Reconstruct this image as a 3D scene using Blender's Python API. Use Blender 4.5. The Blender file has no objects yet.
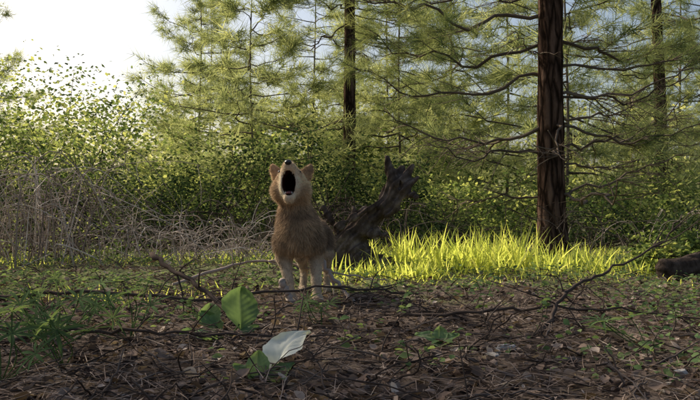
import bpy, math, numpy as np
from mathutils import Vector
R=np.random.default_rng(7)
sc=bpy.context.scene
sc.view_settings.view_transform='Standard'
try: sc.view_settings.look='None'
except Exception: pass
sc.view_settings.exposure=0
# ------------------------------------------------------------ helpers
def nrm(a): return a/np.maximum(np.linalg.norm(a,axis=-1,keepdims=True),1e-9)
class Geo:
    def __init__(s): s.v=[];s.n=0;s.f={};s.var=[];s.col=[]
    def add(s,v,faces,var=0.5,mat=0,col=None):
        v=np.asarray(v,float).reshape(-1,3)
        for f in (faces if isinstance(faces,list) else [faces]):
            f=np.asarray(f,int)
            if f.size: s.f.setdefault((f.shape[1],mat),[]).append(f+s.n)
        s.v.append(v); s.n+=len(v)
        s.var.append(np.broadcast_to(np.asarray(var,float),(len(v),)))
        s.col.append(np.broadcast_to(np.asarray(col if col is not None else (1,1,1),float),(len(v),3)))
    def build(s,name,mats,smooth=True,parent=None):
        me=bpy.data.meshes.new(name); V=np.concatenate(s.v)
        me.vertices.add(len(V)); me.vertices.foreach_set('co',V.ravel())
        loops=[];tot=[];mi=[]
        for (k,m),l in s.f.items():
            F=np.concatenate(l); loops.append(F.ravel()); tot.append(np.full(len(F),k)); mi.append(np.full(len(F),m))
        loops=np.concatenate(loops);tot=np.concatenate(tot);mi=np.concatenate(mi)
        me.loops.add(len(loops)); me.loops.foreach_set('vertex_index',loops.astype(np.int32))
        me.polygons.add(len(tot)); st=np.concatenate([[0],np.cumsum(tot)[:-1]])
        me.polygons.foreach_set('loop_start',st.astype(np.int32))
        try: me.polygons.foreach_set('loop_total',tot.astype(np.int32))
        except Exception: pass
        me.polygons.foreach_set('material_index',mi.astype(np.int32))
        me.polygons.foreach_set('use_smooth',np.full(len(tot),smooth))
        me.update(calc_edges=True)
        a=me.attributes.new('var','FLOAT','POINT'); a.data.foreach_set('value',np.concatenate(s.var).astype(np.float32))
        if parent is not None:
            c=np.concatenate(s.col); c=np.concatenate([c,np.ones((len(c),1))],1)
            a=me.attributes.new('col','FLOAT_COLOR','POINT'); a.data.foreach_set('color',c.ravel().astype(np.float32))
        for m in mats: me.materials.append(m)
        ob=bpy.data.objects.new(name,me); sc.collection.objects.link(ob)
        if parent: ob.parent=parent
        return ob
def basis(u,n):
    u=nrm(u); x=nrm(np.cross(u,n)); z=np.cross(x,u)
    return np.stack([x,u,z],-1)
def inst(g,tv,tf,T,B,S,var=None,mat=0,col=None):
    n=len(T); S=np.asarray(S,float)
    if S.ndim==1: S=S[:,None].repeat(3,1)
    V=np.einsum('nij,nkj->nki',B,tv[None]*S[:,None,:])+T[:,None,:]
    k=len(tv); off=(np.arange(n)*k)[:,None,None]
    fs=[(np.asarray(f)[None]+off).reshape(-1,np.asarray(f).shape[1]) for f in tf]
    vv=0.5 if var is None else (var if len(var)==n*k else np.repeat(var,k))
    cc=None if col is None else np.repeat(col,k,axis=0)
    g.add(V.reshape(-1,3),fs,vv,mat,cc)
def tube(g,P,r,sides=6,var=0.5,mat=0,rough=0,rg=R):
    P=np.asarray(P,float); n=len(P); r=np.broadcast_to(np.asarray(r,float),(n,))
    d=np.gradient(P,axis=0); d=nrm(d)
    ref=np.array([0.31,0.17,0.93]) if abs(nrm(P[-1]-P[0])[2])<0.8 else np.array([0.95,0.2,0.1])
    x=nrm(np.cross(d,ref)); z=np.cross(x,d)
    a=np.linspace(0,2*np.pi,sides,endpoint=False)
    rr=r[:,None]*(1+rough*rg.normal(size=(n,sides)))
    V=P[:,None]+rr[...,None]*(np.cos(a)[None,:,None]*x[:,None]+np.sin(a)[None,:,None]*z[:,None])
    i=np.arange(n-1)[:,None]*sides; j=np.arange(sides)[None]; j2=(j+1)%sides
    F=np.stack([i+j,i+j2,i+sides+j2,i+sides+j],-1).reshape(-1,4)
    g.add(V.reshape(-1,3),[F,np.arange(sides)[None,::-1],(n-1)*sides+np.arange(sides)[None]] if sides>4 else F,var,mat)
def curve(pts,n):
    pts=np.asarray(pts,float); m=len(pts)
    t=np.linspace(0,m-1,n); Pp=np.vstack([2*pts[0]-pts[1],pts,2*pts[-1]-pts[-2]])
    i=np.clip(t.astype(int),0,m-2); f=(t-i)[:,None]
    p0,p1,p2,p3=Pp[i],Pp[i+1],Pp[i+2],Pp[i+3]
    return .5*((2*p1)+(-p0+p2)*f+(2*p0-5*p1+4*p2-p3)*f*f+(-p0+3*p1-3*p2+p3)*f**3)
_sr=np.random.default_rng(3); _dirs=nrm(_sr.normal(size=(40,3))); _ph=_sr.uniform(0,6.28,40)
def sn(P,f,o=0):
    s=0
    for k in range(5):
        j=(o*5+k)%40
        s=s+np.sin((P@_dirs[j])*f*(1+.35*k)+_ph[j]+1.3*np.sin((P@_dirs[(j+7)%40])*f*.7+_ph[(j+3)%40]))
    return s/3.
# ------------------------------------------------------------ materials
def newmat(name):
    m=bpy.data.materials.new(name); m.use_nodes=True; nt=m.node_tree; nt.nodes.clear()
    return m,nt,nt.nodes,nt.links
def ramp(N,cols,pos=None):
    r=N.new('ShaderNodeValToRGB'); e=r.color_ramp.elements
    pos=pos or np.linspace(0,1,len(cols))
    while len(e)<len(cols): e.new(.5)
    for i,c in enumerate(cols): e[i].position=float(pos[i]); e[i].color=(*c,1)
    return r
def leafmat(name,cols,trans=.45,rough=.7,tmul=1.5,spec=0,nscale=0,nmix=.2):
    m,nt,N,L=newmat(name)
    at=N.new('ShaderNodeAttribute'); at.attribute_name='var'; src=at.outputs['Fac']
    if nscale:
        tc=N.new('ShaderNodeTexCoord'); no=N.new('ShaderNodeTexNoise'); no.inputs['Scale'].default_value=nscale; no.inputs['Detail'].default_value=4
        L.new(tc.outputs['Object'],no.inputs['Vector'])
        ma=N.new('ShaderNodeMath'); ma.operation='MULTIPLY_ADD'; L.new(no.outputs['Fac'],ma.inputs[0]); ma.inputs[1].default_value=nmix*2
        s=N.new('ShaderNodeMath'); s.operation='SUBTRACT'; L.new(src,s.inputs[0]); s.inputs[1].default_value=nmix
        L.new(s.outputs[0],ma.inputs[2]); src=ma.outputs[0]
    r=ramp(N,cols); L.new(src,r.inputs[0])
    if spec:
        p=N.new('ShaderNodeBsdfPrincipled'); p.inputs['Roughness'].default_value=rough; p.inputs['Specular IOR Level'].default_value=spec; L.new(r.outputs[0],p.inputs['Base Color'])
    else:
        p=N.new('ShaderNodeBsdfDiffuse'); L.new(r.outputs[0],p.inputs['Color'])
    t=N.new('ShaderNodeBsdfTranslucent'); mx=N.new('ShaderNodeMix'); mx.data_type='RGBA'; mx.blend_type='MULTIPLY'; mx.inputs[0].default_value=1
    L.new(r.outputs[0],mx.inputs[6]); mx.inputs[7].default_value=(1.35*tmul,1.25*tmul,.75*tmul,1)
    L.new(mx.outputs[2],t.inputs['Color'])
    ms=N.new('ShaderNodeMixShader'); ms.inputs[0].default_value=trans
    L.new(p.outputs[0],ms.inputs[1]); L.new(t.outputs[0],ms.inputs[2])
    o=N.new('ShaderNodeOutputMaterial'); L.new(ms.outputs[0],o.inputs[0]); return m
def woodmat(name,cols,scale=(8,8,2),detail=8,bump=.6,rough=.9,vor=False,usevar=.5,dist=.01):
    m,nt,N,L=newmat(name)
    tc=N.new('ShaderNodeTexCoord'); mp=N.new('ShaderNodeMapping'); mp.inputs['Scale'].default_value=scale
    L.new(tc.outputs['Object'],mp.inputs[0])
    no=N.new('ShaderNodeTexNoise'); no.inputs['Scale'].default_value=1; no.inputs['Detail'].default_value=detail; no.inputs['Roughness'].default_value=.65
    L.new(mp.outputs[0],no.inputs['Vector']); h=no.outputs['Fac']
    if vor:
        vo=N.new('ShaderNodeTexVoronoi'); vo.feature='DISTANCE_TO_EDGE'; vo.inputs['Scale'].default_value=1.6
        ad=N.new('ShaderNodeMix'); ad.data_type='VECTOR'; ad.inputs[0].default_value=.45
        L.new(mp.outputs[0],ad.inputs[4]); L.new(no.outputs['Color'],ad.inputs[5]); L.new(ad.outputs[1],vo.inputs['Vector'])
        m1=N.new('ShaderNodeMath'); m1.operation='MULTIPLY_ADD'; m1.inputs[1].default_value=3; m1.inputs[2].default_value=.3; m1.use_clamp=True; L.new(vo.outputs['Distance'],m1.inputs[0])
        m2=N.new('ShaderNodeMath'); m2.operation='MULTIPLY'; L.new(m1.outputs[0],m2.inputs[0]); L.new(no.outputs['Fac'],m2.inputs[1])
        m3=N.new('ShaderNodeMath'); m3.operation='MULTIPLY'; m3.inputs[1].default_value=1.35; L.new(m2.outputs[0],m3.inputs[0]); h=m3.outputs[0]
    at=N.new('ShaderNodeAttribute'); at.attribute_name='var'
    ma=N.new('ShaderNodeMath'); ma.operation='MULTIPLY_ADD'; L.new(at.outputs['Fac'],ma.inputs[0]); ma.inputs[1].default_value=usevar
    s=N.new('ShaderNodeMath'); s.operation='SUBTRACT'; L.new(h,s.inputs[0]); s.inputs[1].default_value=usevar*.5; L.new(s.outputs[0],ma.inputs[2])
    r=ramp(N,cols,list(np.linspace(.2,.8,len(cols)))); L.new(ma.outputs[0],r.inputs[0])
    p=N.new('ShaderNodeBsdfDiffuse'); p.inputs['Roughness'].default_value=.5
    L.new(r.outputs[0],p.inputs['Color'])
    b=N.new('ShaderNodeBump'); b.inputs['Strength'].default_value=bump; b.inputs['Distance'].default_value=dist; L.new(h,b.inputs['Height']); L.new(b.outputs[0],p.inputs['Normal'])
    o=N.new('ShaderNodeOutputMaterial'); L.new(p.outputs[0],o.inputs[0]); return m
def twigmat(name,cols):
    m,nt,N,L=newmat(name); at=N.new('ShaderNodeAttribute'); at.attribute_name='var'
    r=ramp(N,cols); L.new(at.outputs['Fac'],r.inputs[0]); p=N.new('ShaderNodeBsdfDiffuse'); L.new(r.outputs[0],p.inputs['Color'])
    o=N.new('ShaderNodeOutputMaterial'); L.new(p.outputs[0],o.inputs[0]); return m
def colmat(name,rough=.7,trans=.0,spec=.2):
    m,nt,N,L=newmat(name)
    at=N.new('ShaderNodeAttribute'); at.attribute_name='col'
    p=N.new('ShaderNodeBsdfPrincipled'); p.inputs['Roughness'].default_value=rough; p.inputs['Specular IOR Level'].default_value=spec
    L.new(at.outputs['Color'],p.inputs['Base Color']); o=N.new('ShaderNodeOutputMaterial')
    if trans:
        t=N.new('ShaderNodeBsdfTranslucent'); L.new(at.outputs['Color'],t.inputs['Color'])
        ms=N.new('ShaderNodeMixShader'); ms.inputs[0].default_value=trans; L.new(p.outputs[0],ms.inputs[1]); L.new(t.outputs[0],ms.inputs[2]); L.new(ms.outputs[0],o.inputs[0])
    else: L.new(p.outputs[0],o.inputs[0])
    return m
M_bark=woodmat('pine_bark',[(.02,.013,.009),(.085,.052,.037),(.19,.12,.085)],(17,17,3.2),10,1.,.95,True,.0,.035)
M_twig=twigmat('branch_bark',[(.05,.037,.028),(.13,.1,.075),(.24,.19,.155)])
M_dead=twigmat('dead_twig',[(.15,.115,.095),(.36,.29,.24),(.62,.54,.47)])
M_dark=twigmat('dark_twig',[(.028,.021,.017),(.075,.057,.047),(.17,.135,.115)])
M_log=woodmat('weathered_wood',[(.022,.016,.013),(.12,.09,.072),(.36,.29,.24)],(16,16,12),12,1.,.95,False,.45,.04)
M_needle=leafmat('pine_needles',[(.04,.065,.035),(.10,.13,.062),(.2,.22,.11)],.5,.7,1.5)
M_needle_far=leafmat('far_needles_haze_tone',[(.10,.135,.075),(.22,.255,.14),(.38,.41,.25)],.6,.7,1.45)  # paler, less saturated needles: backlit haze put into the colour
M_leafL=leafmat('bush_leaves',[(.04,.068,.03),(.12,.165,.06),(.32,.35,.14)],.55,.7,1.5)
M_leafF=leafmat('distant_leaves_haze_tone',[(.12,.15,.075),(.24,.27,.13),(.38,.4,.21)],.55,.7,1.5)  # pale leaf colours stand in for haze over the distance
M_leafD=leafmat('bush_leaves_shade_tone',[(.015,.03,.015),(.035,.056,.027),(.085,.11,.045)],.35,.8,1.3)  # darkened greens paint the shade zone beneath the bushes
M_grass=leafmat('grass_blades',[(.17,.22,.05),(.37,.42,.11),(.56,.57,.2)],.6,.6,1.6)
M_herb=leafmat('herb_leaves',[(.05,.09,.045),(.11,.165,.07),(.2,.26,.11)],.4,.6,1.3)
M_litter=leafmat('dead_leaves',[(.045,.032,.028),(.13,.095,.075),(.27,.2,.16),(.52,.43,.36)],.15,.8,1.,0,30,.15)
M_fur=colmat('fur',.8,.3,.1)
M_wet=colmat('wet',.3,0,.5)
# ------------------------------------------------------------ camera, light
cam=bpy.data.cameras.new('camera'); co=bpy.data.objects.new('camera',cam); sc.collection.objects.link(co)
cam.lens=38.6; cam.sensor_width=36; cam.clip_end=2000; cam.clip_start=.02
co.location=(0,0,.45); co.rotation_euler=(math.radians(90.35),0,0); sc.camera=co
EL,AZ=35.,-54.
e,a=math.radians(EL),math.radians(AZ)
S=Vector((math.sin(a)*math.cos(e),math.cos(a)*math.cos(e),math.sin(e)))
sl=bpy.data.lights.new('sun','SUN'); sl.energy=5; sl.angle=math.radians(.5); sl.color=(1,.92,.78)
so=bpy.data.objects.new('sun',sl); so.rotation_euler=S.to_track_quat('Z','Y').to_euler(); sc.collection.objects.link(so)
w=bpy.data.worlds.new('World'); sc.world=w; w.use_nodes=True; nt=w.node_tree
bg=nt.nodes['Background']; sk=nt.nodes.new('ShaderNodeTexSky'); sk.sky_type='NISHITA'; sk.sun_disc=False
sk.sun_elevation=e; sk.sun_rotation=a; sk.dust_density=4; sk.air_density=1.; sk.ozone_density=.6
nt.links.new(sk.outputs[0],bg.inputs[0]); bg.inputs[1].default_value=.15
# ------------------------------------------------------------ ground
def gh(x,y):
    x=np.asarray(x,float);y=np.asarray(y,float)
    P=np.stack([x,y,0*x],-1)
    h=.02*sn(P,1.3,1)+.008*sn(P,6,2)
    far=np.clip((y-14)/40,0,1); h=h+far*3.0
    return h
xs=np.concatenate([-np.geomspace(600,4.2,26),np.arange(-4,4.01,.035),np.geomspace(4.2,600,26)])
ys=np.concatenate([-np.geomspace(600,.3,14),np.arange(.5,7.5,.035),np.geomspace(7.6,900,40)])
X,Y=np.meshgrid(xs,ys,indexing='ij'); Z=gh(X,Y); PP=np.stack([X,Y,0*X],-1)
Z=Z+.006*sn(PP,25,3)+.003*sn(PP,60,4)
nx,ny=X.shape; i=np.arange(nx-1)[:,None]*ny; j=np.arange(ny-1)[None]
F=np.stack([i+j,i+ny+j,i+ny+j+1,i+j+1],-1).reshape(-1,4)
m,nt,N,L=newmat('forest_floor')
tc=N.new('ShaderNodeTexCoord')
def noi(s,d=8,r=.6):
    n=N.new('ShaderNodeTexNoise'); n.inputs['Scale'].default_value=s; n.inputs['Detail'].default_value=d; n.inputs['Roughness'].default_value=r; L.new(tc.outputs['Object'],n.inputs['Vector']); return n
n1=noi(22,10,.7); r1=ramp(N,[(.025,.019,.016),(.07,.053,.042),(.16,.125,.1),(.3,.235,.19)],[.3,.45,.6,.75]); L.new(n1.outputs['Fac'],r1.inputs[0])
n2=noi(40,6,.7); r2=ramp(N,[(.08,.09,.045),(.18,.2,.085),(.3,.3,.14)],[.3,.5,.7]); L.new(n2.outputs['Fac'],r2.inputs[0])
n3=noi(1.6,5,.6); sx=N.new('ShaderNodeSeparateXYZ'); L.new(tc.outputs['Object'],sx.inputs[0])
mr=N.new('ShaderNodeMapRange'); mr.inputs[1].default_value=2.6; mr.inputs[2].default_value=4.6; mr.inputs[3].default_value=-.25; mr.inputs[4].default_value=.12; L.new(sx.outputs['Y'],mr.inputs[0])
ad=N.new('ShaderNodeMath'); L.new(n3.outputs['Fac'],ad.inputs[0]); L.new(mr.outputs[0],ad.inputs[1])
r3=ramp(N,[(0,0,0),(1,1,1)],[.47,.6]); L.new(ad.outputs[0],r3.inputs[0])
mx=N.new('ShaderNodeMix'); mx.data_type='RGBA'; L.new(r3.outputs[0],mx.inputs[0]); L.new(r1.outputs[0],mx.inputs[6]); L.new(r2.outputs[0],mx.inputs[7])
p=N.new('ShaderNodeBsdfDiffuse'); L.new(mx.outputs[2],p.inputs['Color'])
b=N.new('ShaderNodeBump'); b.inputs['Distance'].default_value=.02; b.inputs['Strength'].default_value=1; L.new(n1.outputs['Fac'],b.inputs['Height']); L.new(b.outputs[0],p.inputs['Normal'])
o=N.new('ShaderNodeOutputMaterial'); L.new(p.outputs[0],o.inputs[0])
g=Geo(); g.add(np.stack([X,Y,Z],-1).reshape(-1,3),F); g.build('ground',[m])
# ------------------------------------------------------------ templates
def tuft_t(nn,seed,w=.012,spread=.9):
    r=np.random.default_rng(seed); d=nrm(np.stack([r.normal(0,spread,nn),np.abs(r.normal(.9,.35,nn)),r.normal(0,spread,nn)],-1))
    L_=r.uniform(.7,1.1,nn)[:,None]; base=np.stack([0*L_[:,0],r.uniform(-.6,.15,nn),0*L_[:,0]],-1)
    s=nrm(np.cross(d,r.normal(size=(nn,3))))*w
    V=np.stack([base-s,base+s,base+d*L_+np.array([0,0,-.08])],1).reshape(-1,3)
    return V,[np.arange(nn*3).reshape(-1,3)]
TUFT=tuft_t(44,1,.0095,.75); TUFTF=tuft_t(22,2,.018)
LEAF4=(np.array([[0,0,0],[.32,.45,.08],[0,1,0],[-.32,.45,.08]]),[np.array([[0,1,2,3]])])
def leafN(wid=.35,curl=.3,n=5,fold=.08,pw=1.):
    t=np.linspace(0,1,n); wd=wid*np.sin(np.pi*np.clip(t,0.03,.985)**pw)
    V=[];
    for k in range(n):
        z=-curl*t[k]**2
        V+= [[-wd[k],t[k],z+fold*wd[k]/wid],[0,t[k],z],[wd[k],t[k],z+fold*wd[k]/wid]]
    F=[]
    for k in range(n-1):
        b_=3*k; F+=[[b_,b_+1,b_+4,b_+3],[b_+1,b_+2,b_+5,b_+4]]
    return np.array(V),[np.array(F)]
def leafB(wid=.38,curl=.3,n=40,cols=21,cup=.25,rg=R):
    t=np.linspace(0,1,n); wd=wid*np.sin(np.pi*np.clip(t,0.01,.993)**1.05)**.78*(1+.035*np.sin(t*31+rg.uniform(0,6)))
    s=np.linspace(-1,1,cols); T,Sx=np.meshgrid(t,s,indexing='ij')
    ph=rg.uniform(0,6,4); A=np.abs(Sx); vein=np.abs(np.sin((T-A*.28)*24))
    V=np.stack([Sx*wd[:,None]+.05*np.sin(T*4+ph[0]),T,-curl*T**2+cup*wid*Sx**2-.03*np.exp(-(Sx/.1)**2)+.04*np.sin(T*11+ph[1]+2*A)*A+.03*np.sin(T*6+Sx*4+ph[2])+.014*vein*np.minimum(A*3,1)],-1).reshape(-1,3)
    var=(.22*np.exp(-(Sx/.06)**2)+.13*np.exp(-(vein/.18)**2)-.1*A+.1*np.sin(T*9+Sx*7+ph[3])*np.sin(Sx*11+ph[0])).ravel()
    i=np.arange(n-1)[:,None]*cols; j=np.arange(cols-1)[None]
    return V,[np.stack([i+j,i+j+1,i+cols+j+1,i+cols+j],-1).reshape(-1,4)],var
def blade(n=5,bend=.35):
    t=np.linspace(0,1,n); wd=.018*(1-t**2.2)+.001
    V=[];F=[]
    for k in range(n): V+=[[-wd[k],t[k]*(1-.25*bend*t[k]),-bend*t[k]**2],[wd[k],t[k]*(1-.25*bend*t[k]),-bend*t[k]**2]]
    for k in range(n-1): F.append([2*k,2*k+1,2*k+3,2*k+2])
    return np.array(V),[np.array(F)]
def rdir(n,zlo=-1,zhi=1,rg=R):
    a=rg.uniform(0,2*np.pi,n); z=rg.uniform(zlo,zhi,n); s=np.sqrt(1-z*z); return np.stack([s*np.cos(a),s*np.sin(a),z],-1)
# ------------------------------------------------------------ pine
def pine(base,H,r0,lean,zg,crown,nb,seed,dead=14,zdead=.4,tl=.15,dens=1.,far=False,name='pine_tree',extra=None):
    rg=np.random.default_rng(seed); g=Geo(); base=np.array([base[0],base[1],float(gh(base[0],base[1]))])
    nseg=14 if far else 90
    t=np.linspace(0,1,nseg)
    P=base+np.stack([lean[0]*t*H+.03*np.sin(t*7+seed),lean[1]*t*H,t*H],-1); P[0,2]-=.1
    rad=r0*(1-t)**.8+(.004 if far else .01)+r0*.35*np.exp(-t*H/.15)
    tube(g,P,rad,8 if far else 32,mat=1 if far else 0,var=.6,rough=.0 if far else .04,rg=rg)
    tp=[];td=[]
    def axis(h): 
        k=np.clip((h-0)/H,0,1); return np.array([np.interp(k,t,P[:,c]) for c in range(3)])
    br=[]
    for k in range(dead): br.append((rg.uniform(zdead,zg+.6),rg.uniform(0,6.28),rg.uniform(.5,1.7)*(.5+crown*.25),False))
    for k in range(nb):
        u=(k+rg.uniform(0,1))/nb; h=zg+(H-zg-.2)*u**1.15
        prof=(1-u)**.75*(.75+.5*min(1,u*5)); br.append((h,k*2.4+rg.uniform(-.5,.5),crown*prof*rg.uniform(.7,1.15)+.2,True))
    if extra: br+=extra
    for (h,az,Lb,gr) in br:
        n=7 if far else 14; s=np.linspace(0,1,n)
        u=(h-zg)/max(H-zg,.1); sl=rg.uniform(-.2,.25)+.35*max(u,0)
        dirh=np.array([math.cos(az),math.sin(az),0]); side=np.array([-dirh[1],dirh[0],0])
        wob=np.cumsum(rg.normal(0,.035,(n,2)),0)*Lb; wob[0]=0
        B=axis(h)+dirh*(s*Lb)[:,None]+side*wob[:,:1]; B[:,2]+=sl*s*Lb+(-.28*s+.3*s**2.5)*Lb+wob[:,1]*.7
        rb=np.clip(.0105*Lb**.7,.004,.03)*(1-.85*s)*(1+.12*rg.normal(size=n))+.002
        tube(g,B,rb,4 if far else 6,rg.uniform(.2,.7),1,rg=rg)
        ns=int((4 if far else 7)*Lb+3)
        for q in range(ns):
            f=rg.uniform(.22,1); p0=np.array([np.interp(f,s,B[:,c]) for c in range(3)])
            sg=1 if q%2 else -1; ls=Lb*(.38*(1-f)+.1)*rg.uniform(.6,1.2)+.08
            dd=nrm(dirh*rg.uniform(.4,1)+side*sg*rg.uniform(.5,1.1)+np.array([0,0,rg.uniform(-.35,.35)]))
            m_=5; ss=np.linspace(0,1,m_)[:,None]
            sb=p0+dd*ss*ls+rg.normal(0,.02,(m_,3))*ss*ls+np.array([0,0,1])*ss**2*ls*(rg.uniform(-.05,.3) if gr else rg.uniform(-.5,.2))
            tube(g,sb,.0042*(1-.7*ss[:,0])+.0013,3,rg.uniform(.2,.8),1,rg=rg)
            if not gr:
                for z_ in range(2):
                    c=sb[rg.integers(1,5)]; d3=nrm(dd+rg.normal(0,.7,3)); tube(g,np.stack([c,c+d3*ls*.3,c+d3*ls*.5+rg.normal(0,.02,3)]),[.003,.002,.001],3,.5,1,rg=rg)
            if gr:
                nt_=max(2,int(ls/(.11)*dens))
                for z_ in range(nt_):
                    f2=.35+.65*(z_+1)/nt_; tp.append(np.array([np.interp(f2,ss[:,0],sb[:,c]) for c in range(3)])+rg.normal(0,.02,3)); td.append(dd+rg.normal(0,.35,3)+np.array([0,0,.25]))
        if gr: 
            tp.append(B[-1]); td.append(dirh+np.array([0,0,.4]))
    if tp:
        tp=np.array(tp);td=np.array(td); n=len(tp)
        T=TUFTF if far else TUFT
        inst(g,T[0],T[1],tp,basis(td,rdir(n,rg=rg)),tl*rg.uniform(.7,1.2,n),np.clip(rg.normal(.5,.24,n),0,1),2)
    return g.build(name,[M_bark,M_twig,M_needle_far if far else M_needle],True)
ex=[(1.62,3.25,1.75,True),(1.95,3.0,1.7,True),(2.2,3.5,1.9,True),(1.2,3.1,1.5,False),(1.22,2.6,1.1,False),(.98,3.4,1.2,False),(1.05,0.1,1.4,False),(1.45,.2,1.5,False),(1.7,6.1,1.4,True),(2.05,.3,1.5,True),(.8,.3,1.0,False),(.5,.15,1.3,False),(.62,3.0,.9,False),(1.25,6.0,1.3,True)]
pine((1.85,6.75),10,.115,(-.02,0),2.4,1.8,28,11,10,.4,.19,.62,extra=ex)
pine((-.02,13.5),12,.115,(-.004,0),3.4,1.9,22,12,10,1.5,.24,.6)
pine((5.75,13.8),12,.11,(-.03,0),3.2,1.9,22,13,10,1.2,.24,.6)
# off-frame pine on the left whose boughs shade the foreground
pine((-4.2,3.2),9.5,.14,(0,0),2.3,2.3,40,14,6,.8,.19,.8)
# ------------------------------------------------------------ background pines
far_spec=[(-3.6,18,6.0,3),(2.4,18,10,5),(4.4,21,11,6),(8.6,18,9,7),(-9.6,19,6,8),(1.2,24,11,20),(-5.2,28,8,22),(11,25,11,23),(3.4,11.8,6,31),(-1.7,13.0,5.0,32),(1.0,15,6.5,33),(-.9,19,7.,34)]
for (x,y,h,s) in far_spec:
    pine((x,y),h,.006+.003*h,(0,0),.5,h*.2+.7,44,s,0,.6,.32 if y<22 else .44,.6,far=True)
# ------------------------------------------------------------ shrubs
def shrub(name,c,rad,ncl,nlf,size,mats,seed,sig=.14,tmpl=LEAF4,stems=True):
    rg=np.random.default_rng(seed); g=Geo(); c=np.array([c[0],c[1],float(gh(c[0],c[1]))]); rad=np.array(rad)
    d=rdir(ncl,-.2,1,rg); rr=rg.uniform(.35,1,ncl)**.5*(1+.25*sn(d,3,seed%8))
    C=c+d*rr[:,None]*rad; C[:,2]=np.maximum(C[:,2],c[2]+.12)
    if stems:
        for k in range(0,ncl,2):
            b0=c+np.array([rg.normal(0,rad[0]*.25),rg.normal(0,rad[1]*.25),-.05]); mid=(b0+C[k])/2+rg.normal(0,.12,3)*rad.mean()
            tube(g,curve([b0,mid,C[k]],7),np.linspace(.012,.003,7),4,rg.uniform(0,.6),0,rg=rg)
    s=sig*rg.uniform(.5,1.4,ncl)*rad.mean()
    P=np.repeat(C,nlf,0)+rg.normal(size=(ncl*nlf,3))*np.repeat(s,nlf)[:,None]*np.array([1,1,.7])
    k=P[:,2]>c[2]+.03; P=P[k]; n=len(P)
    va=np.clip(np.repeat(rg.normal(.48,.3,ncl),nlf)[k]+rg.normal(0,.12,n),0,1)
    u=nrm(rdir(n,-.8,.6,rg)); nn=nrm(rg.normal(size=(n,3))*.6+np.array([0,0,.8]))
    inst(g,tmpl[0],tmpl[1],P,basis(u,nn),size*rg.uniform(.6,1.3,n),va,1)
    return g.build(name,mats,True)
sh=[ # x,y,rx,ry,rz,ncl,nlf,size,dark,seed
(-5.2,10.5,1.9,1.3,2.1,95,80,.065,0,41),(-3.2,10.2,1.4,1.2,1.75,75,80,.06,0,42),(-4.4,12.5,2.2,1.5,2.9,95,80,.075,0,43),(-1.7,11.3,1.3,1.,1.6,60,70,.06,0,44),
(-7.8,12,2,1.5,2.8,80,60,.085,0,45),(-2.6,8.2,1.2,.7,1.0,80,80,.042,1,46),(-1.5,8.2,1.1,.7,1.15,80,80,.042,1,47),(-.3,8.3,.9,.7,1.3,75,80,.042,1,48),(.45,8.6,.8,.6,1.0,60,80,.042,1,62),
(1.1,9.0,1.,.7,.8,50,60,.055,0,49),(-4.4,8.3,1.3,.8,1.1,70,70,.055,1,50),(2.8,9.2,1.2,.8,.85,60,60,.055,0,51),(4.4,9.5,1.3,.9,1.05,60,60,.06,0,52),(6.2,10,1.4,1.,1.4,60,60,.07,0,53),
(1.9,12,1.8,1.,1.2,60,60,.07,0,54),(5.3,12.5,1.6,1.,1.3,60,60,.07,0,55),(3.7,7.2,.9,.5,.45,50,60,.04,1,57),(2.55,7.9,.9,.5,.5,50,60,.04,1,58),(.6,7.6,.9,.5,.45,50,60,.04,1,59),
(-.6,15,2,1.2,2.3,70,60,.1,0,60),(-2.3,5.9,.8,.4,.45,28,30,.03,0,63)]
for q in sh:
    shrub('green_shrub' if not q[8] else 'shade_toned_shrub',(q[0],q[1]),(q[2],q[3],q[4]),q[5],q[6],q[7],[M_twig,M_leafD if q[8] else M_leafL],q[9])  # dark entries get leaves with shade painted into their colour
rg=np.random.default_rng(70); g=Geo(); ncl=420
C=np.stack([rg.uniform(-20,20,ncl),rg.uniform(18,32,ncl),np.zeros(ncl)],-1); C[:,2]=gh(C[:,0],C[:,1])+rg.uniform(0,1,ncl)**1.3*np.where(C[:,0]<1,2.6,3.2)
P=np.repeat(C,60,0)+rg.normal(size=(ncl*60,3))*.42; n=len(P)
inst(g,LEAF4[0],LEAF4[1],P,basis(rdir(n,-.8,.6,rg),rdir(n,.0,1,rg)),.19*rg.uniform(.6,1.3,n),np.clip(np.repeat(rg.normal(.55,.25,ncl),60)+rg.normal(0,.1,n),0,1),0)
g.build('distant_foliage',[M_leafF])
# ------------------------------------------------------------ dry canes
def canes(name,cx,cy,wx,wy,hgt,n,mat,seed,r=.004,sub=3,flat=1.):
    rg=np.random.default_rng(seed); g=Geo()
    for k in range(n):
        x0=cx+rg.normal(0,wx*.4); y0=cy+rg.normal(0,wy*.4); b0=np.array([x0,y0,float(gh(x0,y0))-.02])
        az=rg.uniform(0,6.28); L_=rg.uniform(.5,1.1)*hgt*1.5; dh=np.array([math.cos(az),math.sin(az)*.6,0])*L_*rg.uniform(.4,1)*flat
        hz=hgt*rg.uniform(.2,1.05)
        P=curve([b0,b0+dh*.2+[0,0,hz*.8],b0+dh*.6+[0,0,hz],b0+dh*1.0+[0,0,hz*rg.uniform(.5,.9)],b0+dh*1.3+[0,0,hz*rg.uniform(.1,.6)]]+rg.normal(0,.04,(5,3)),14)
        tube(g,P,r*rg.uniform(.6,1.3)*np.linspace(1,.35,14),4,rg.uniform(0,1),0,rg=rg)
        for q in range(sub):
            c=P[rg.integers(3,14)]; d=nrm(rg.normal(size=3)+np.array([0,0,.1])); l=rg.uniform(.1,.35)*hgt
            tube(g,curve([c,c+d*l*.5+rg.normal(0,.02,3),c+d*l+[0,0,-.25*l]],5),r*.5*np.linspace(1,.4,5),3,rg.uniform(.2,1),0,rg=rg)
    return g.build(name,[mat])
canes('dry_bramble',-2.35,5.5,.7,.6,.82,100,M_dead,80,.0045,6)
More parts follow.
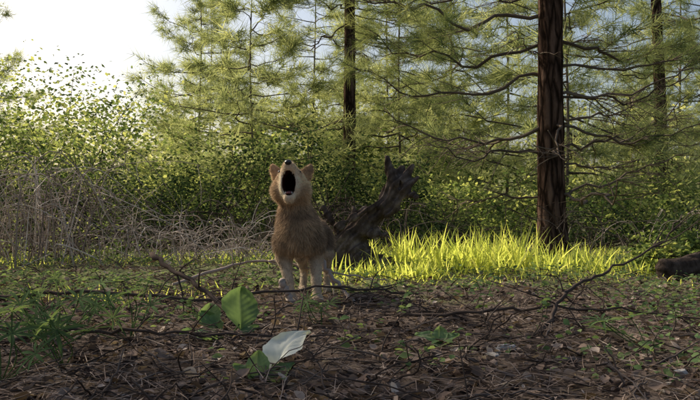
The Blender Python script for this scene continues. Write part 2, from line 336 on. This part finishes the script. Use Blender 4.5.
canes('brush_pile',-1.15,5.9,1.1,.5,.36,100,M_dead,81,.0045,5,1.5)
canes('brush_pile',-2.6,6.6,1.6,.5,.6,80,M_dark,82,.005,4,1.3)
canes('brush_pile',1.1,6.6,1.8,.5,.45,70,M_dark,83,.004,4,1.3)
canes('brush_pile',-.3,6.9,1.1,.4,.5,80,M_dark,84,.005,4,1.3)
canes('brush_pile',3.4,7.1,1.2,.4,.4,60,M_dead,85,.004,4,1.3)
# ------------------------------------------------------------ grass
def scatter_blades(name,x,y,h,mat,seed,tilt=.35,templ=None,wmul=1.):
    rg=np.random.default_rng(seed); n=len(x); g=Geo()
    T=np.stack([x,y,gh(x,y)-.005],-1); u=nrm(np.stack([rg.normal(0,tilt,n),rg.normal(0,tilt,n),np.ones(n)],-1))
    nn=nrm(np.stack([rg.normal(size=n),rg.normal(size=n),0*x],-1))
    tm=[blade(6,b) for b in (.1,.35,.6)]; idx=rg.integers(0,3,n); va=np.clip(rg.normal(.5,.25,n),0,1)
    for k in range(3):
        s=idx==k; 
        inst(g,tm[k][0],tm[k][1],T[s],basis(u[s],nn[s]),np.stack([h[s]*0+.28*wmul,h[s],h[s]],-1),va[s],0)
    return g.build(name,[mat])
rg=np.random.default_rng(90)
n=1750; cl=90; cx=np.concatenate([rg.normal(.95,.42,44),rg.uniform(-.1,2.1,26),rg.uniform(.0,.55,20)]); cy=np.concatenate([rg.uniform(4.75,5.6,70),rg.uniform(4.45,4.8,20)]); ci=rg.integers(0,cl,n)
x=cx[ci]+rg.normal(0,.06,n); y=cy[ci]+rg.normal(0,.06,n); ht=rg.uniform(.1,.28,n)*(1+.35*np.exp(-((x-.95)/.5)**2))*rg.uniform(.5,1.1,cl)[ci]*np.where(ci>=70,.55,1)
scatter_blades('tall_grass',x,y,ht,M_grass,91,.33,wmul=1.1)
n=24000; x=rg.uniform(-4,5,n); y=rg.uniform(3.4,7.5,n); PP=np.stack([x,y,0*x],-1)
k=(sn(PP,2.2,5)+(y-4.4)*.55-np.where(x<-.2,.6,0)-np.where(x>2.0,.5,0)+rg.normal(0,.25,n))>.15; x,y=x[k],y[k]
scatter_blades('short_grass',x,y,rg.uniform(.02,.08,len(x)),M_grass,92,.5,wmul=.6)
n=6200; x=rg.uniform(-3,3.4,n); y=rg.uniform(1.8,6.4,n); PP=np.stack([x,y,0*x],-1)
k=(sn(PP,2.6,6)+(y-3.4)*.4+.35*(x>0)+rg.normal(0,.3,n))>.25; x,y=x[k],y[k]; n=len(x)
g=Geo(); T=np.repeat(np.stack([x,y,gh(x,y)+.0],-1),5,0); hh=np.repeat(rg.uniform(.01,.08,n),5); T[:,2]+=hh*rg.uniform(.3,1,5*n); T[:,:2]+=rg.normal(0,.018,(5*n,2))
lf=leafN(.36,.2,4); inst(g,lf[0],lf[1],T,basis(rdir(5*n,-.1,.6,rg),rdir(5*n,.6,1,rg)),rg.uniform(.012,.03,5*n),np.clip(rg.normal(.5,.25,5*n),0,1),0)
g.build('low_herbs',[M_herb])
# ------------------------------------------------------------ litter
g=Geo()
n=12000; y=1.2+4.6*rg.uniform(0,1,n)**1.3; x=rg.uniform(-1,1,n)*(y*.56+.3); z=gh(x,y)+rg.uniform(.002,.022,n)
for k,lf in enumerate([leafN(.3,.35,5,.15),leafN(.42,-.3,5,.2,.8),leafN(.22,.5,5,-.1,1.2)]):
    s=slice(k,None,3); T=np.stack([x[s],y[s],z[s]],-1); q=len(T)
    inst(g,lf[0],lf[1],T,basis(rdir(q,-.2,.45,rg),nrm(rg.normal(0,.6,(q,3))+[0,0,1])),.011+.03*rg.uniform(0,1,q)**2.2,np.clip(rg.normal(.4,.28,q),0,1),0)
n=16000; y=1.2+4.2*rg.uniform(0,1,n)**1.3; x=rg.uniform(-1,1,n)*(y*.56+.3)
nd=(np.array([[-.009,0,0],[.009,0,0],[.006,.5,.03],[-.006,.5,.03],[0,1,0]]),[np.array([[0,1,2,3]]),np.array([[3,2,4]])])
inst(g,nd[0],nd[1],np.stack([x,y,gh(x,y)+rg.uniform(.008,.03,n)],-1),basis(rdir(n,-.12,.2,rg),nrm(rg.normal(0,.3,(n,3))+[0,0,1])),rg.uniform(.06,.13,n),np.clip(rg.normal(.6,.2,n),0,1),0)
g.build('leaf_litter',[M_litter])
def chips(name,n,smin,smax,y0,y1,mat,seed,pw=1.3,xs=None):
    rg=np.random.default_rng(seed); g=Geo()
    y=y0+(y1-y0)*rg.uniform(0,1,n)**pw; x=rg.uniform(-1,1,n)*(y*.54+.2)
    if xs is not None: x=np.array([q[0] for q in xs]);y=np.array([q[1] for q in xs])
    for i in range(len(x)):
        m_=9; a=np.sort(rg.uniform(0,6.28,m_)); rr=rg.uniform(.55,1,m_); s=smin+(smax-smin)*rg.uniform()**2; el=rg.uniform(.3,.7); th=rg.uniform(.1,.28)
        r_=np.stack([np.cos(a)*rr,np.sin(a)*rr*el],-1)
        V=np.concatenate([np.c_[r_*.92,-th*np.ones(m_)*rg.uniform(.6,1,m_)],np.c_[r_,0*a],np.c_[r_*.8,th*rg.uniform(.4,1.3,m_)],[[0,0,th*1.1]]])*s
        u=rdir(1,-.15,.15,rg); B=basis(u,nrm(rg.normal(0,.3,(1,3))+[0,0,1]))[0]
        V=V@B.T+np.array([x[i],y[i],float(gh(x[i],y[i]))+.006+.1*s])
        j=np.arange(m_); j2=(j+1)%m_
        g.add(V,[np.stack([j,j2,j2+m_,j+m_],-1),np.stack([j+m_,j2+m_,j2+2*m_,j+2*m_],-1),np.stack([j+2*m_,j2+2*m_,0*j+3*m_],-1)],rg.uniform(0,1),0)
    return g.build(name,[mat],False)
M_chip=woodmat('bark_chip_mat',[(.035,.024,.02),(.13,.09,.07),(.28,.21,.165)],(40,40,40),8,.8,.85,False,.8)
chips('bark_chips',1700,.01,.042,1.25,4.6,M_chip,100)
g=Geo()
for k in range(1250):
    y=1.3+3.9*rg.uniform()**1.1; x=rg.uniform(-1,1)*(y*.55+.2); az=rg.uniform(0,6.28); l=rg.uniform(.06,.3); z=float(gh(x,y))
    d=np.array([math.cos(az),math.sin(az),0]); up=rg.uniform(.005,.04 if k%4 else .085)
    P=curve([[x,y,z+.008],np.array([x,y,z+up])+d*l*.5+rg.normal(0,.02,3)*[1,1,.3],np.array([x,y,z+up*rg.uniform(.4,2.)])+d*l+rg.normal(0,.02,3)*[1,1,.3]],9)+rg.normal(0,.003,(9,3))
    tube(g,P,rg.uniform(.0013,.0038)*np.linspace(1,.4,9),5,rg.uniform(0,1),0,rough=.08,rg=rg)
    if k%2:
        c=P[4]; d2=nrm(d+rg.normal(0,.6,3)*[1,1,.4]+[0,0,.15]); tube(g,np.stack([c,c+d2*l*.25,c+d2*l*.45]),[.002,.0015,.0008],4,.5,0,rg=rg)
g.build('fallen_twigs',[M_dark])
def branch(name,pts,r0,r1,mat,nsub,seed,n=30,sl=.3):
    rg=np.random.default_rng(seed); g=Geo(); P=curve(pts,n)+rg.normal(0,.005,(n,3)); tube(g,P,np.linspace(r0,r1,n),8,.5,0,rough=.1,rg=rg)
    T=nrm(np.gradient(P,axis=0))
    for q in range(nsub):
        k=rg.integers(3,n-2); d=nrm(T[k]*.8+rg.normal(0,.7,3)+[0,0,.2]); l=rg.uniform(.3,1)*sl
        S_=curve([P[k],P[k]+d*l*.5+rg.normal(0,.015,3),P[k]+d*l+rg.normal(0,.03,3)],7); tube(g,S_,np.linspace(max(r1,r0*.4),.001,7),5,.5,0,rg=rg)
        for z_ in range(2):
            c=S_[rg.integers(2,6)]; d2=nrm(d+rg.normal(0,.6,3)); tube(g,np.stack([c,c+d2*l*.3]),[.0015,.0007],4,.5,0,rg=rg)
    return g.build(name,[mat])
branch('fallen_branch',[(-.82,3.1,.24),(-.66,2.95,.17),(-.5,2.8,.09),(-.36,2.55,.03),(-.3,2.4,.0)],.011,.004,M_dark,10,110)
branch('fallen_branch',[(-1.6,3.2,.05),(-1.1,3.1,.09),(-.6,3.05,.07),(-.1,3.2,.1),(.3,3.4,.04)],.008,.004,M_dark,12,111)
branch('fallen_branch',[(.66,2.6,.0),(.76,2.75,.08),(.86,2.85,.15),(1.04,3.,.19),(1.3,3.15,.29),(1.5,3.4,.4)],.009,.002,M_dark,9,112)
branch('fallen_branch',[(-1.15,2.3,.02),(-.8,2.35,.06),(-.4,2.3,.05),(.0,2.4,.03)],.007,.003,M_dark,10,113)
branch('fallen_branch',[(.1,2.9,.02),(.5,2.75,.06),(.9,2.9,.05),(1.4,2.8,.02)],.007,.003,M_dark,10,114)
branch('fallen_branch',[(-.9,3.8,.05),(-.5,3.95,.15),(-.1,3.9,.1),(.2,4.1,.03)],.009,.003,M_dead,8,115)
branch('weathered_stick',[(-.17,3.75,.24),(-.11,3.66,.13),(-.04,3.6,.05),(.02,3.5,.0)],.012,.008,M_dead,2,116,sl=.12)
branch('weathered_stick',[(-.31,3.36,.11),(-.28,3.36,.05),(-.25,3.33,.0)],.018,.012,M_dead,0,117)
# ------------------------------------------------------------ surface nets
def snet(fn,lo,hi,h):
    ax=[np.arange(lo[k],hi[k],h) for k in range(3)]
    Gd=np.stack(np.meshgrid(*ax,indexing='ij'),-1); D=fn(Gd.reshape(-1,3)).reshape(Gd.shape[:3]); ins=D<0
    nx,ny,nz=D.shape; acc=np.zeros((nx-1,ny-1,nz-1,3)); cnt=np.zeros((nx-1,ny-1,nz-1))
    cs=[(i,j,k) for i in (0,1) for j in (0,1) for k in (0,1)]
    sl=lambda c:(slice(c[0],nx-1+c[0]),slice(c[1],ny-1+c[1]),slice(c[2],nz-1+c[2]))
    for c in cs:
        for a_ in range(3):
            if c[a_]==0:
                c2=list(c);c2[a_]=1; A=D[sl(c)];B_=D[sl(c2)]; x=(A<0)!=(B_<0); t=np.where(x,A/np.where(x,A-B_,1),0)
                pt=np.array(c,float)*np.ones(acc.shape); pt[...,a_]=t; acc+=pt*x[...,None]; cnt+=x
    on=cnt>0; idx=-np.ones(on.shape,int); idx[on]=np.arange(on.sum())
    I=np.argwhere(on); V=np.array(lo)+(I+acc[on]/cnt[on][:,None])*h
    Fs=[]
    for a_ in range(3):
        b_,c_=[(1,2),(2,0),(0,1)][a_]
        A=np.take(ins,range(D.shape[a_]-1),a_); B_=np.take(ins,range(1,D.shape[a_]),a_)
        E=np.argwhere(A!=B_); E=E[(E[:,b_]>0)&(E[:,c_]>0)&(E[:,b_]<D.shape[b_]-1)&(E[:,c_]<D.shape[c_]-1)]
        fl=ins[tuple(E.T)]
        def cell(db,dc): e_=E.copy(); e_[:,b_]-=db; e_[:,c_]-=dc; return idx[tuple(e_.T)]
        q=np.stack([cell(1,1),cell(0,1),cell(0,0),cell(1,0)],-1); q[~fl]=q[~fl][:,::-1]; Fs.append(q)
    return V,np.concatenate(Fs)
def ell(P,c,r):
    c=np.array(c);r=np.array(r);k0=np.linalg.norm((P-c)/r,axis=1);k1=np.linalg.norm((P-c)/r**2,axis=1); return k0*(k0-1)/np.maximum(k1,1e-6)
def cap(P,a,b,ra,rb):
    a=np.array(a,float);b=np.array(b,float);d=b-a; h=np.clip(((P-a)@d)/(d@d),0,1); return np.linalg.norm(P-a-h[:,None]*d,axis=1)-(ra+(rb-ra)*h)
def smin(a,b,k): h=np.clip(.5+.5*(b-a)/k,0,1); return b*(1-h)+a*h-k*h*(1-h)
# ------------------------------------------------------------ fallen log / root stump (gnarled, broken snag)
LAX=np.array([.62,-.05,.78]); LSD=np.cross(LAX,[0,1,0])
def logf(P):
    Q=P+.026*np.stack([sn(P,9,1),sn(P,9,2),sn(P,9,3)],-1)
    d=cap(Q,(-.2,5.12,.04),(-.02,5.05,.2),.12,.11)
    d=smin(d,cap(Q,(-.02,5.05,.2),(.13,5.0,.36),.09,.062),.03)
    d=smin(d,cap(Q,(.13,5.,.36),(.24,4.97,.43),.058,.05),.03)
    d=smin(d,cap(Q,(.24,4.97,.43),(.33,4.97,.57),.05,.062),.03)
    # torn, splintered upper end: several broken prongs joined low down
    d=smin(d,cap(Q,(.31,4.97,.55),(.235,4.95,.79),.05,.006),.03)
    d=smin(d,cap(Q,(.33,4.97,.57),(.315,4.98,.71),.045,.012),.03)
    d=smin(d,cap(Q,(.33,4.96,.56),(.375,4.95,.70),.042,.01),.03)
    d=smin(d,cap(Q,(.33,4.96,.55),(.43,4.94,.60),.045,.016),.03)
    d=smin(d,cap(Q,(.32,4.96,.52),(.41,4.92,.50),.035,.012),.03)
    cv=ell(P,(.33,4.9,.585),(.022,.05,.04)); d=-smin(-d,cv,.012)
    # thin loose limb along its upper side, lower side spurs and roots
    d=smin(d,cap(Q,(.24,4.93,.48),(.07,4.9,.39),.017,.012),.02); d=smin(d,cap(Q,(.07,4.9,.39),(-.08,4.92,.3),.012,.018),.02)
    d=smin(d,cap(Q,(.1,4.98,.3),(.24,4.93,.25),.045,.014),.03)
    d=smin(d,cap(Q,(.02,5.02,.2),(.2,5.06,.02),.09,.06),.03)
    d=smin(d,cap(Q,(.03,5.0,.14),(.13,4.94,.0),.1,.09),.03)
    d=smin(d,cap(Q,(.14,4.96,.08),(.3,4.92,.02),.06,.025),.03)
    d=smin(d,cap(Q,(-.06,5.05,.22),(-.17,5.0,.40),.04,.008),.03)
    d=smin(d,cap(Q,(.03,5.02,.28),(.02,4.99,.42),.035,.008),.025)
    d=smin(d,cap(Q,(-.1,5.05,.12),(-.34,5.0,.02),.07,.03),.04)
    w_=sn(P,11,6)*2.2+sn(P,26,7)*.8; s=P@LSD; y=P[:,1]; al=P@LAX
    amp=.7+.6*np.clip(.6+sn(P,7,4),0,1.6)
    return d+amp*(.006*np.sin(s*110+y*80+w_+3*np.sin(al*8))+.003*np.sin(s*270+y*150+2*w_+4*np.sin(al*6)))+.008*sn(P,32,4)+.013*sn(P,14,5)
V,F=snet(logf,(-.5,4.72,-.1),(.58,5.35,.92),.0072)
g=Geo(); g.add(V,F,np.clip(.45+.4*sn(V,14,6)*.7+.12*np.sin((V@LSD)*200+V[:,1]*120+sn(V,11,6)*2.5),0,1)); lg=g.build('weathered_log',[M_log])
def log2(P): return cap(P,(1.95,4.6,.05),(2.9,5.0,.14),.07,.1)+.014*sn(P,18,1)+.005*np.sin(P[:,2]*120+3*sn(P,9,2))
V,F=snet(log2,(1.75,4.3,-.1),(3.1,5.3,.35),.014); g=Geo(); g.add(V,F,np.clip(.3+.3*sn(V,9,2),-.2,1)); g.build('fallen_log',[M_log])
# ------------------------------------------------------------ wolf pup (faces the camera side, howling)
O=np.array([-.25,3.5,0.]); O[2]=float(gh(O[0],O[1]))-.004
MC=np.array([-.022,-.17,.548])
def mirror(P,x0=-.02): Q=P.copy(); Q[:,0]=np.abs(P[:,0]-x0); return Q
def pupf(P):
    Hd=mirror(P,-.022)
    d=ell(P,(-.022,-.055,.55),(.07,.08,.07))
    d=smin(d,ell(Hd,(.05,-.06,.515),(.036,.055,.038)),.03)
    d=smin(d,cap(P,(-.022,-.1,.585),(-.022,-.18,.622),.045,.026),.025)
    d=smin(d,cap(P,(-.022,-.08,.505),(-.022,-.165,.484),.045,.023),.025)
    d=smin(d,ell(Hd,(.028,-.12,.55),(.018,.05,.055)),.02)
    cav=ell(P,(-.022,-.175,.55),(.029,.10,.053)); d=-smin(-d,cav,.008)
    Q=Hd-np.array([.064,-.015,.592]); a_=.58; ca,sa=math.cos(a_),math.sin(a_)
    ex_=Q[:,0]*ca-Q[:,2]*sa; ez=Q[:,0]*sa+Q[:,2]*ca
    wdt=.031*np.sqrt(np.clip(1-ez/.058,0.01,1))
    ear=np.maximum(np.maximum(np.abs(ex_)-wdt,np.abs(Q[:,1]-.5*np.abs(ex_))-.007),np.maximum(-ez-.02,ez-.056)); d=smin(d,ear*.8,.014)
    d=smin(d,cap(P,(-.015,-.04,.51),(.0,.02,.37),.06,.08),.04)
    d=smin(d,ell(P,(.012,-.0,.32),(.092,.09,.11)),.05)
    d=smin(d,ell(P,(.02,.1,.31),(.084,.14,.095)),.05)
    d=smin(d,ell(P,(.045,.27,.31),(.07,.14,.078)),.06)
    d=smin(d,ell(P,(.06,.4,.30),(.072,.09,.08)),.05)
    for sx,top,el,wr,pa in ((-1,(-.055,.0,.28),(-.06,.035,.21),(-.036,.0,.1),(-.02,-.012,.02)),(1,(.08,.02,.28),(.086,.05,.21),(.092,.02,.1),(.098,.008,.02))):
        d=smin(d,cap(P,top,el,.05,.037),.025); d=smin(d,cap(P,el,wr,.034,.0205),.02); d=smin(d,cap(P,wr,pa,.0205,.018),.012)
        for t_ in (-.015,0,.015): d=smin(d,ell(P,(pa[0]+t_,pa[1]-.022-(.006 if t_==0 else 0),.014),(.0095,.02,.014)),.007)
        d=smin(d,ell(P,(pa[0],pa[1]-.004,.018),(.023,.024,.019)),.012)
    for hip,kn,hk,ft in (((.01,.4,.28),(-.005,.34,.2),(.01,.45,.11),(.005,.41,.02)),((.11,.41,.28),(.13,.35,.2),(.13,.46,.11),(.13,.42,.02))):
        d=smin(d,cap(P,hip,kn,.05,.036),.03); d=smin(d,cap(P,kn,hk,.032,.018),.02); d=smin(d,cap(P,hk,ft,.018,.016),.012); d=smin(d,ell(P,(ft[0],ft[1]-.02,.016),(.022,.035,.017)),.012)
    tl=cap(P,(.06,.47,.29),(.07,.55,.2),.025,.032); d=smin(d,tl,.03); d=smin(d,cap(P,(.07,.55,.2),(.075,.58,.1),.032,.012),.02)
    return d
V,F=snet(pupf,(-.2,-.27,-.02),(.26,.68,.74),.0055)
def pcol(P):
    c=np.ones((len(P),3))*np.array([.52,.37,.225])
    def mixc(c,col,w): w=np.clip(w,0,1)[:,None]; return c*(1-w)+np.array(col)*w
    z=P[:,2];x=P[:,0]+.022;y=P[:,1]
    c=mixc(c,(.27,.195,.13),(y-.05)/.2*(z>.22))
    c=mixc(c,(.3,.21,.135),(np.abs(P[:,0]-.012)-.05)/.05*(z>.24)*(z<.47)*.7)
    c=mixc(c,(.6,.49,.36),(.245-z)/.06)
    c=mixc(c,(.64,.46,.28),(z-.44)/.05)
    c=mixc(c,(.36,.25,.16),1-np.abs(z-.405)/.04)
    c=mixc(c,(.76,.65,.5),1.3-np.linalg.norm((P-MC)/np.array([.056,.09,.085]),axis=1))
    c=mixc(c,(.34,.24,.15),1.25-np.linalg.norm((mirror(P,-.022)-np.array([.045,-.1,.605]))/np.array([.02,.03,.016]),axis=1))
    ear=(z>.605)&(np.abs(x)>.05); c=mixc(c,(.42,.29,.18),ear*.8)
    c=c*(1+.22*sn(P,38,3)[:,None])*(1+.14*sn(P,90,5)[:,None])
    return np.clip(c,.01,.8)
cin=lambda P,s: np.linalg.norm((P-np.array([-.022,-.175,.55]))/(np.array([.029,.10,.053])*s),axis=1)<1
C=pcol(V); mi=cin(V,1.07); C[mi]=np.array([.03,.012,.01])
C[mi&(V[:,1]>-.12)]=[.008,.004,.004]
pup=bpy.data.objects.new('wolf_pup',None); sc.collection.objects.link(pup); pup.location=O
g=Geo(); g.add(V,F,.5,0,C); g.build('body',[M_fur],True,pup)
rg=np.random.default_rng(120)
a_,b_,c_=V[F[:,0]],V[F[:,1]],V[F[:,2]]; ar=np.linalg.norm(np.cross(b_-a_,V[F[:,3]]-a_),axis=1)
fi=rg.choice(len(F),105000,p=ar/ar.sum()); uv=rg.uniform(0,1,(len(fi),2,1))
q0,q1,q2,q3=[V[F[fi,k]] for k in range(4)]
P=(q0*(1-uv[:,0])+q1*uv[:,0])*(1-uv[:,1])+(q3*(1-uv[:,0])+q2*uv[:,0])*uv[:,1]
ep=.003; Nn=nrm(np.stack([pupf(P+np.eye(3)[k]*ep)-pupf(P-np.eye(3)[k]*ep) for k in range(3)],-1))
keep=~cin(P,1.1)&(P[:,2]>.008); 
nose=np.array([-.022,-.2,.643]); keep&=np.linalg.norm(P-nose,axis=1)>.02; keep&=~((np.linalg.norm(mirror(P,-.022)-np.array([.042,-.118,.603]),axis=1)<.010))
P,Nn=P[keep],Nn[keep]; n=len(P); z=P[:,2]
flow=np.tile(np.array([0.,.35,-.8]),(n,1)); hd=z>.455; flow[hd]=nrm(P[hd]-np.array([-.022,-.26,.56])); flow[z<.24]=[0,.1,-1]
er=(z>.62)&(np.abs(P[:,0]+.022)>.05); flow[er]=[0,.1,1]
flow=flow-Nn*(flow*Nn).sum(1,keepdims=True)
dr=nrm(nrm(flow)*1.+Nn*rg.uniform(.25,.75,n)[:,None]+rg.normal(0,.2,(n,3)))
ln=np.where(hd,.011,.026); ln=np.where(z<.24,.010,ln); ln=np.where(er,.007,ln); ln=np.where(hd&(np.abs(P[:,0]+.022)>.055)&(z<.56),.021,ln); md=np.linalg.norm((P-MC)/np.array([.05,.09,.07]),axis=1); ln=np.where(md<1.15,.006,ln)
ln=ln*rg.uniform(.6,1.35,n)
Bm=basis(dr,Nn+rg.normal(0,.5,(n,3))); ht=(np.array([[-.5,0,0],[.5,0,0],[.32,.55,.06],[-.32,.55,.06],[0,1,-.02]]),[np.array([[0,1,2,3]]),np.array([[3,2,4]])])
cf=pcol(P)*rg.uniform(.7,1.4,(n,1)); dk=rg.uniform(0,1,n)<np.where((z>.24)&(z<.46),.16,.06); cf[dk]*=.35
g=Geo(); inst(g,ht[0],ht[1],P-Nn*.001,Bm,np.stack([np.full(n,.0016),ln,ln],-1),None,0,np.clip(cf,.005,.8)); g.build('fur',[M_fur],True,pup)
def ico(c,r,col,nu=14,nv=9):
    u=np.linspace(0,2*np.pi,nu,endpoint=False); v=np.linspace(0,np.pi,nv); U,Vv=np.meshgrid(u,v,indexing='ij')
    W=np.stack([np.cos(U)*np.sin(Vv),np.sin(U)*np.sin(Vv),np.cos(Vv)],-1)*np.array(r)+np.array(c)
    i=np.arange(nu)[:,None];j=np.arange(nv-1)[None]; F=np.stack([i*nv+j,i*nv+j+1,((i+1)%nu)*nv+j+1,((i+1)%nu)*nv+j],-1).reshape(-1,4)
    return W.reshape(-1,3),F,col
def part(name,lst):
    g=Geo()
    for W,F,c in lst: g.add(W,F,.5,0,c)
    g.build(name,[M_wet],True,pup)
part('nose',[ico((-.022,-.202,.64),(.016,.013,.012),(.018,.015,.014)),ico((-.029,-.211,.641),(.005,.005,.004),(.004,.003,.003)),ico((-.015,-.211,.641),(.005,.005,.004),(.004,.003,.003))])
part('eyes',[ico((-.022+s*.042,-.119,.603),(.011,.008,.0055),(.012,.008,.006)) for s in (-1,1)])
part('tongue',[ico((-.022,-.135,.507),(.017,.05,.009),(.2,.07,.07))])
def cone(c,d,r,l,col=(.5,.47,.38)):
    c=np.array(c,float); d=nrm(np.array(d,float)); x=nrm(np.cross(d,[0.3,1,.2])); y=np.cross(x,d); a=np.linspace(0,6.28,7)[:-1]
    W=np.concatenate([c+r*(np.cos(a)[:,None]*x+np.sin(a)[:,None]*y),[c+d*l]]); j=np.arange(6); return W,np.stack([j,(j+1)%6,0*j+6],-1),col
part('teeth',[cone((-.022+s*.017,-.178,.598),(0,-.1,-1),.003,.012) for s in(-1,1)]+[cone((-.022+s*.014,-.172,.505),(0,-.1,1),.003,.01) for s in(-1,1)])
# ------------------------------------------------------------ foreground plants
def rosette(name,c,specs,mat,seed,var=.5,curl=.2):
    rg=np.random.default_rng(seed); g=Geo(); c=np.array([c[0],c[1],float(gh(c[0],c[1]))])
    for (az,el,L_,wd,off) in specs:
        d=np.array([math.cos(az)*math.cos(el),math.sin(az)*math.cos(el),math.sin(el)]); lv,lfc,lvar=leafB(wd,curl*rg.uniform(.5,1.8),rg=rg)
        nn=np.array([-math.cos(az)*math.sin(el),-math.sin(az)*math.sin(el)-.25,math.cos(el)+.02]); nn=nn if el<1.2 else np.array([.3,-1,.25])
        st=c+np.array([off[0],off[1],off[2]])
        tube(g,curve([c,(c+st)/2+[0,0,.005],st+d*.02],5),.003,5,.4,1)
        inst(g,lv,lfc,st[None],basis(d[None],nrm(nn)[None]),np.array([L_]),np.clip(var+rg.uniform(-.15,.15)+lvar,0,1),0)
    return g.build(name,[mat,M_herb])
M_bl=leafmat('broad_leaf',[(.07,.125,.055),(.15,.23,.10),(.27,.36,.17)],.35,.7,1.2,.15,60,.12)
rosette('broadleaf_plant',(-.40,2.5),[(1.3,1.3,.15,.42,(.03,0,.02)),(2.6,.9,.11,.38,(-.04,0,0)),(3.4,.5,.1,.36,(-.05,-.05,0)),(.3,.6,.08,.34,(.03,-.03,0)),(4.3,.5,.1,.36,(-.03,-.1,0)),(2.0,1.1,.1,.38,(-.06,.02,.02))],M_bl,130)
rosette('broadleaf_plant',(-.21,1.83),[(1.8,1.2,.08,.36,(-.01,0,0)),(.5,.7,.08,.36,(.01,0,0)),(3,.8,.07,.36,(-.02,0,0)),(5.2,.5,.06,.36,(.03,-.02,0))],M_bl,131)
rosette('broadleaf_plant',(.28,2.35),[(.2,.5,.07,.36,(0,0,.01)),(2.8,.6,.08,.36,(0,0,.01)),(1.5,1.1,.07,.36,(0,0,0)),(4.6,.4,.06,.36,(0,0,0))],M_bl,132)
M_pale=leafmat('pale_leaf_mat',[(.36,.38,.3),(.58,.6,.5),(.76,.77,.68)],.2,.8,1.,.1,40,.25)
rosette('pale_leaf',(-.20,1.88),[(.8,.95,.15,.34,(0,0,.015))],M_pale,133,.6,.3)
def lupine(c,n,seed,hh=.16):
    rg=np.random.default_rng(seed); g=Geo(); c=np.array([c[0],c[1],float(gh(c[0],c[1]))]); lv,lf=leafN(.075,.25,6,.03)
    for k in range(n):
        top=c+np.array([rg.normal(0,.1),rg.normal(0,.08),rg.uniform(.4,1)*hh]); tube(g,curve([c,(c+top)/2+rg.normal(0,.012,3),top],6),.0018,4,.4,1,rg=rg)
        ax=nrm(rg.normal(0,.4,3)+[0,-.3,1]); x=nrm(np.cross(ax,[0,1,.1])); y=np.cross(ax,x); m_=9; a=np.arange(m_)*2*np.pi/m_
        d=np.cos(a)[:,None]*x+np.sin(a)[:,None]*y+ax*.25
        inst(g,lv,lf,np.repeat(top[None],m_,0),basis(d,np.repeat(ax[None],m_,0)),rg.uniform(.05,.08,m_),np.full(m_,rg.uniform(.1,.7)),0)
    g.build('lupine_plant',[M_herb,M_herb])
for k,(x,y) in enumerate([(-.93,2.3),(-.78,2.05),(-1.0,2.6),(-.72,2.45),(-.86,1.85),(.95,2.4),(-.1,2.7)]): lupine((x,y),8 if x<-.2 else 4,140+k,.19 if x<-.2 else .1)
def sprig(c,h,seed):
    rg=np.random.default_rng(seed); g=Geo(); c=np.array([c[0],c[1],float(gh(c[0],c[1]))]); P=curve([c,c+[rg.normal(0,.02),0,h*.5],c+[rg.normal(0,.03),0,h]],12); tube(g,P,np.linspace(.003,.001,12),5,.4,1,rg=rg)
    lv,lf=leafN(.3,.3,6,.1); n=12; T=P[rg.integers(3,12,n)]; inst(g,lv,lf,T,basis(rdir(n,-.2,.6,rg),rdir(n,.5,1,rg)),rg.uniform(.02,.035,n),rg.uniform(.1,.7,n),0)
    g.build('seedling',[M_herb,M_twig])
for k,(x,y,h) in enumerate([(.47,2.5,.2),(.6,2.5,.14),(.75,2.9,.16),(.2,2.9,.13),(1.1,2.6,.13),(-.05,2.2,.1),(.9,2.2,.12),(.55,3.3,.15),(-.6,2.9,.12)]): sprig((x,y),h,160+k)
chips('bark_piece',3,.05,.07,1,2,woodmat('dark_bark',[(.012,.008,.007),(.05,.034,.026),(.12,.08,.06)],(30,30,30),8,1.,.9),170,xs=[(.27,1.95),(.33,1.97),(.9,2.2)])
M_pw=woodmat('pale_wood',[(.25,.22,.18),(.42,.38,.33),(.58,.54,.5)],(20,20,20),8,.6,.85)
chips('pale_wood_piece',6,.03,.055,1,2,M_pw,171,xs=[(.43,2.25),(.48,2.3),(.8,1.85),(.73,1.78),(.85,1.95),(.42,2.2)])
shrub('fern_shrub',(2.3,5.1),(.4,.3,.3),50,60,.035,[M_twig,M_leafL],180)
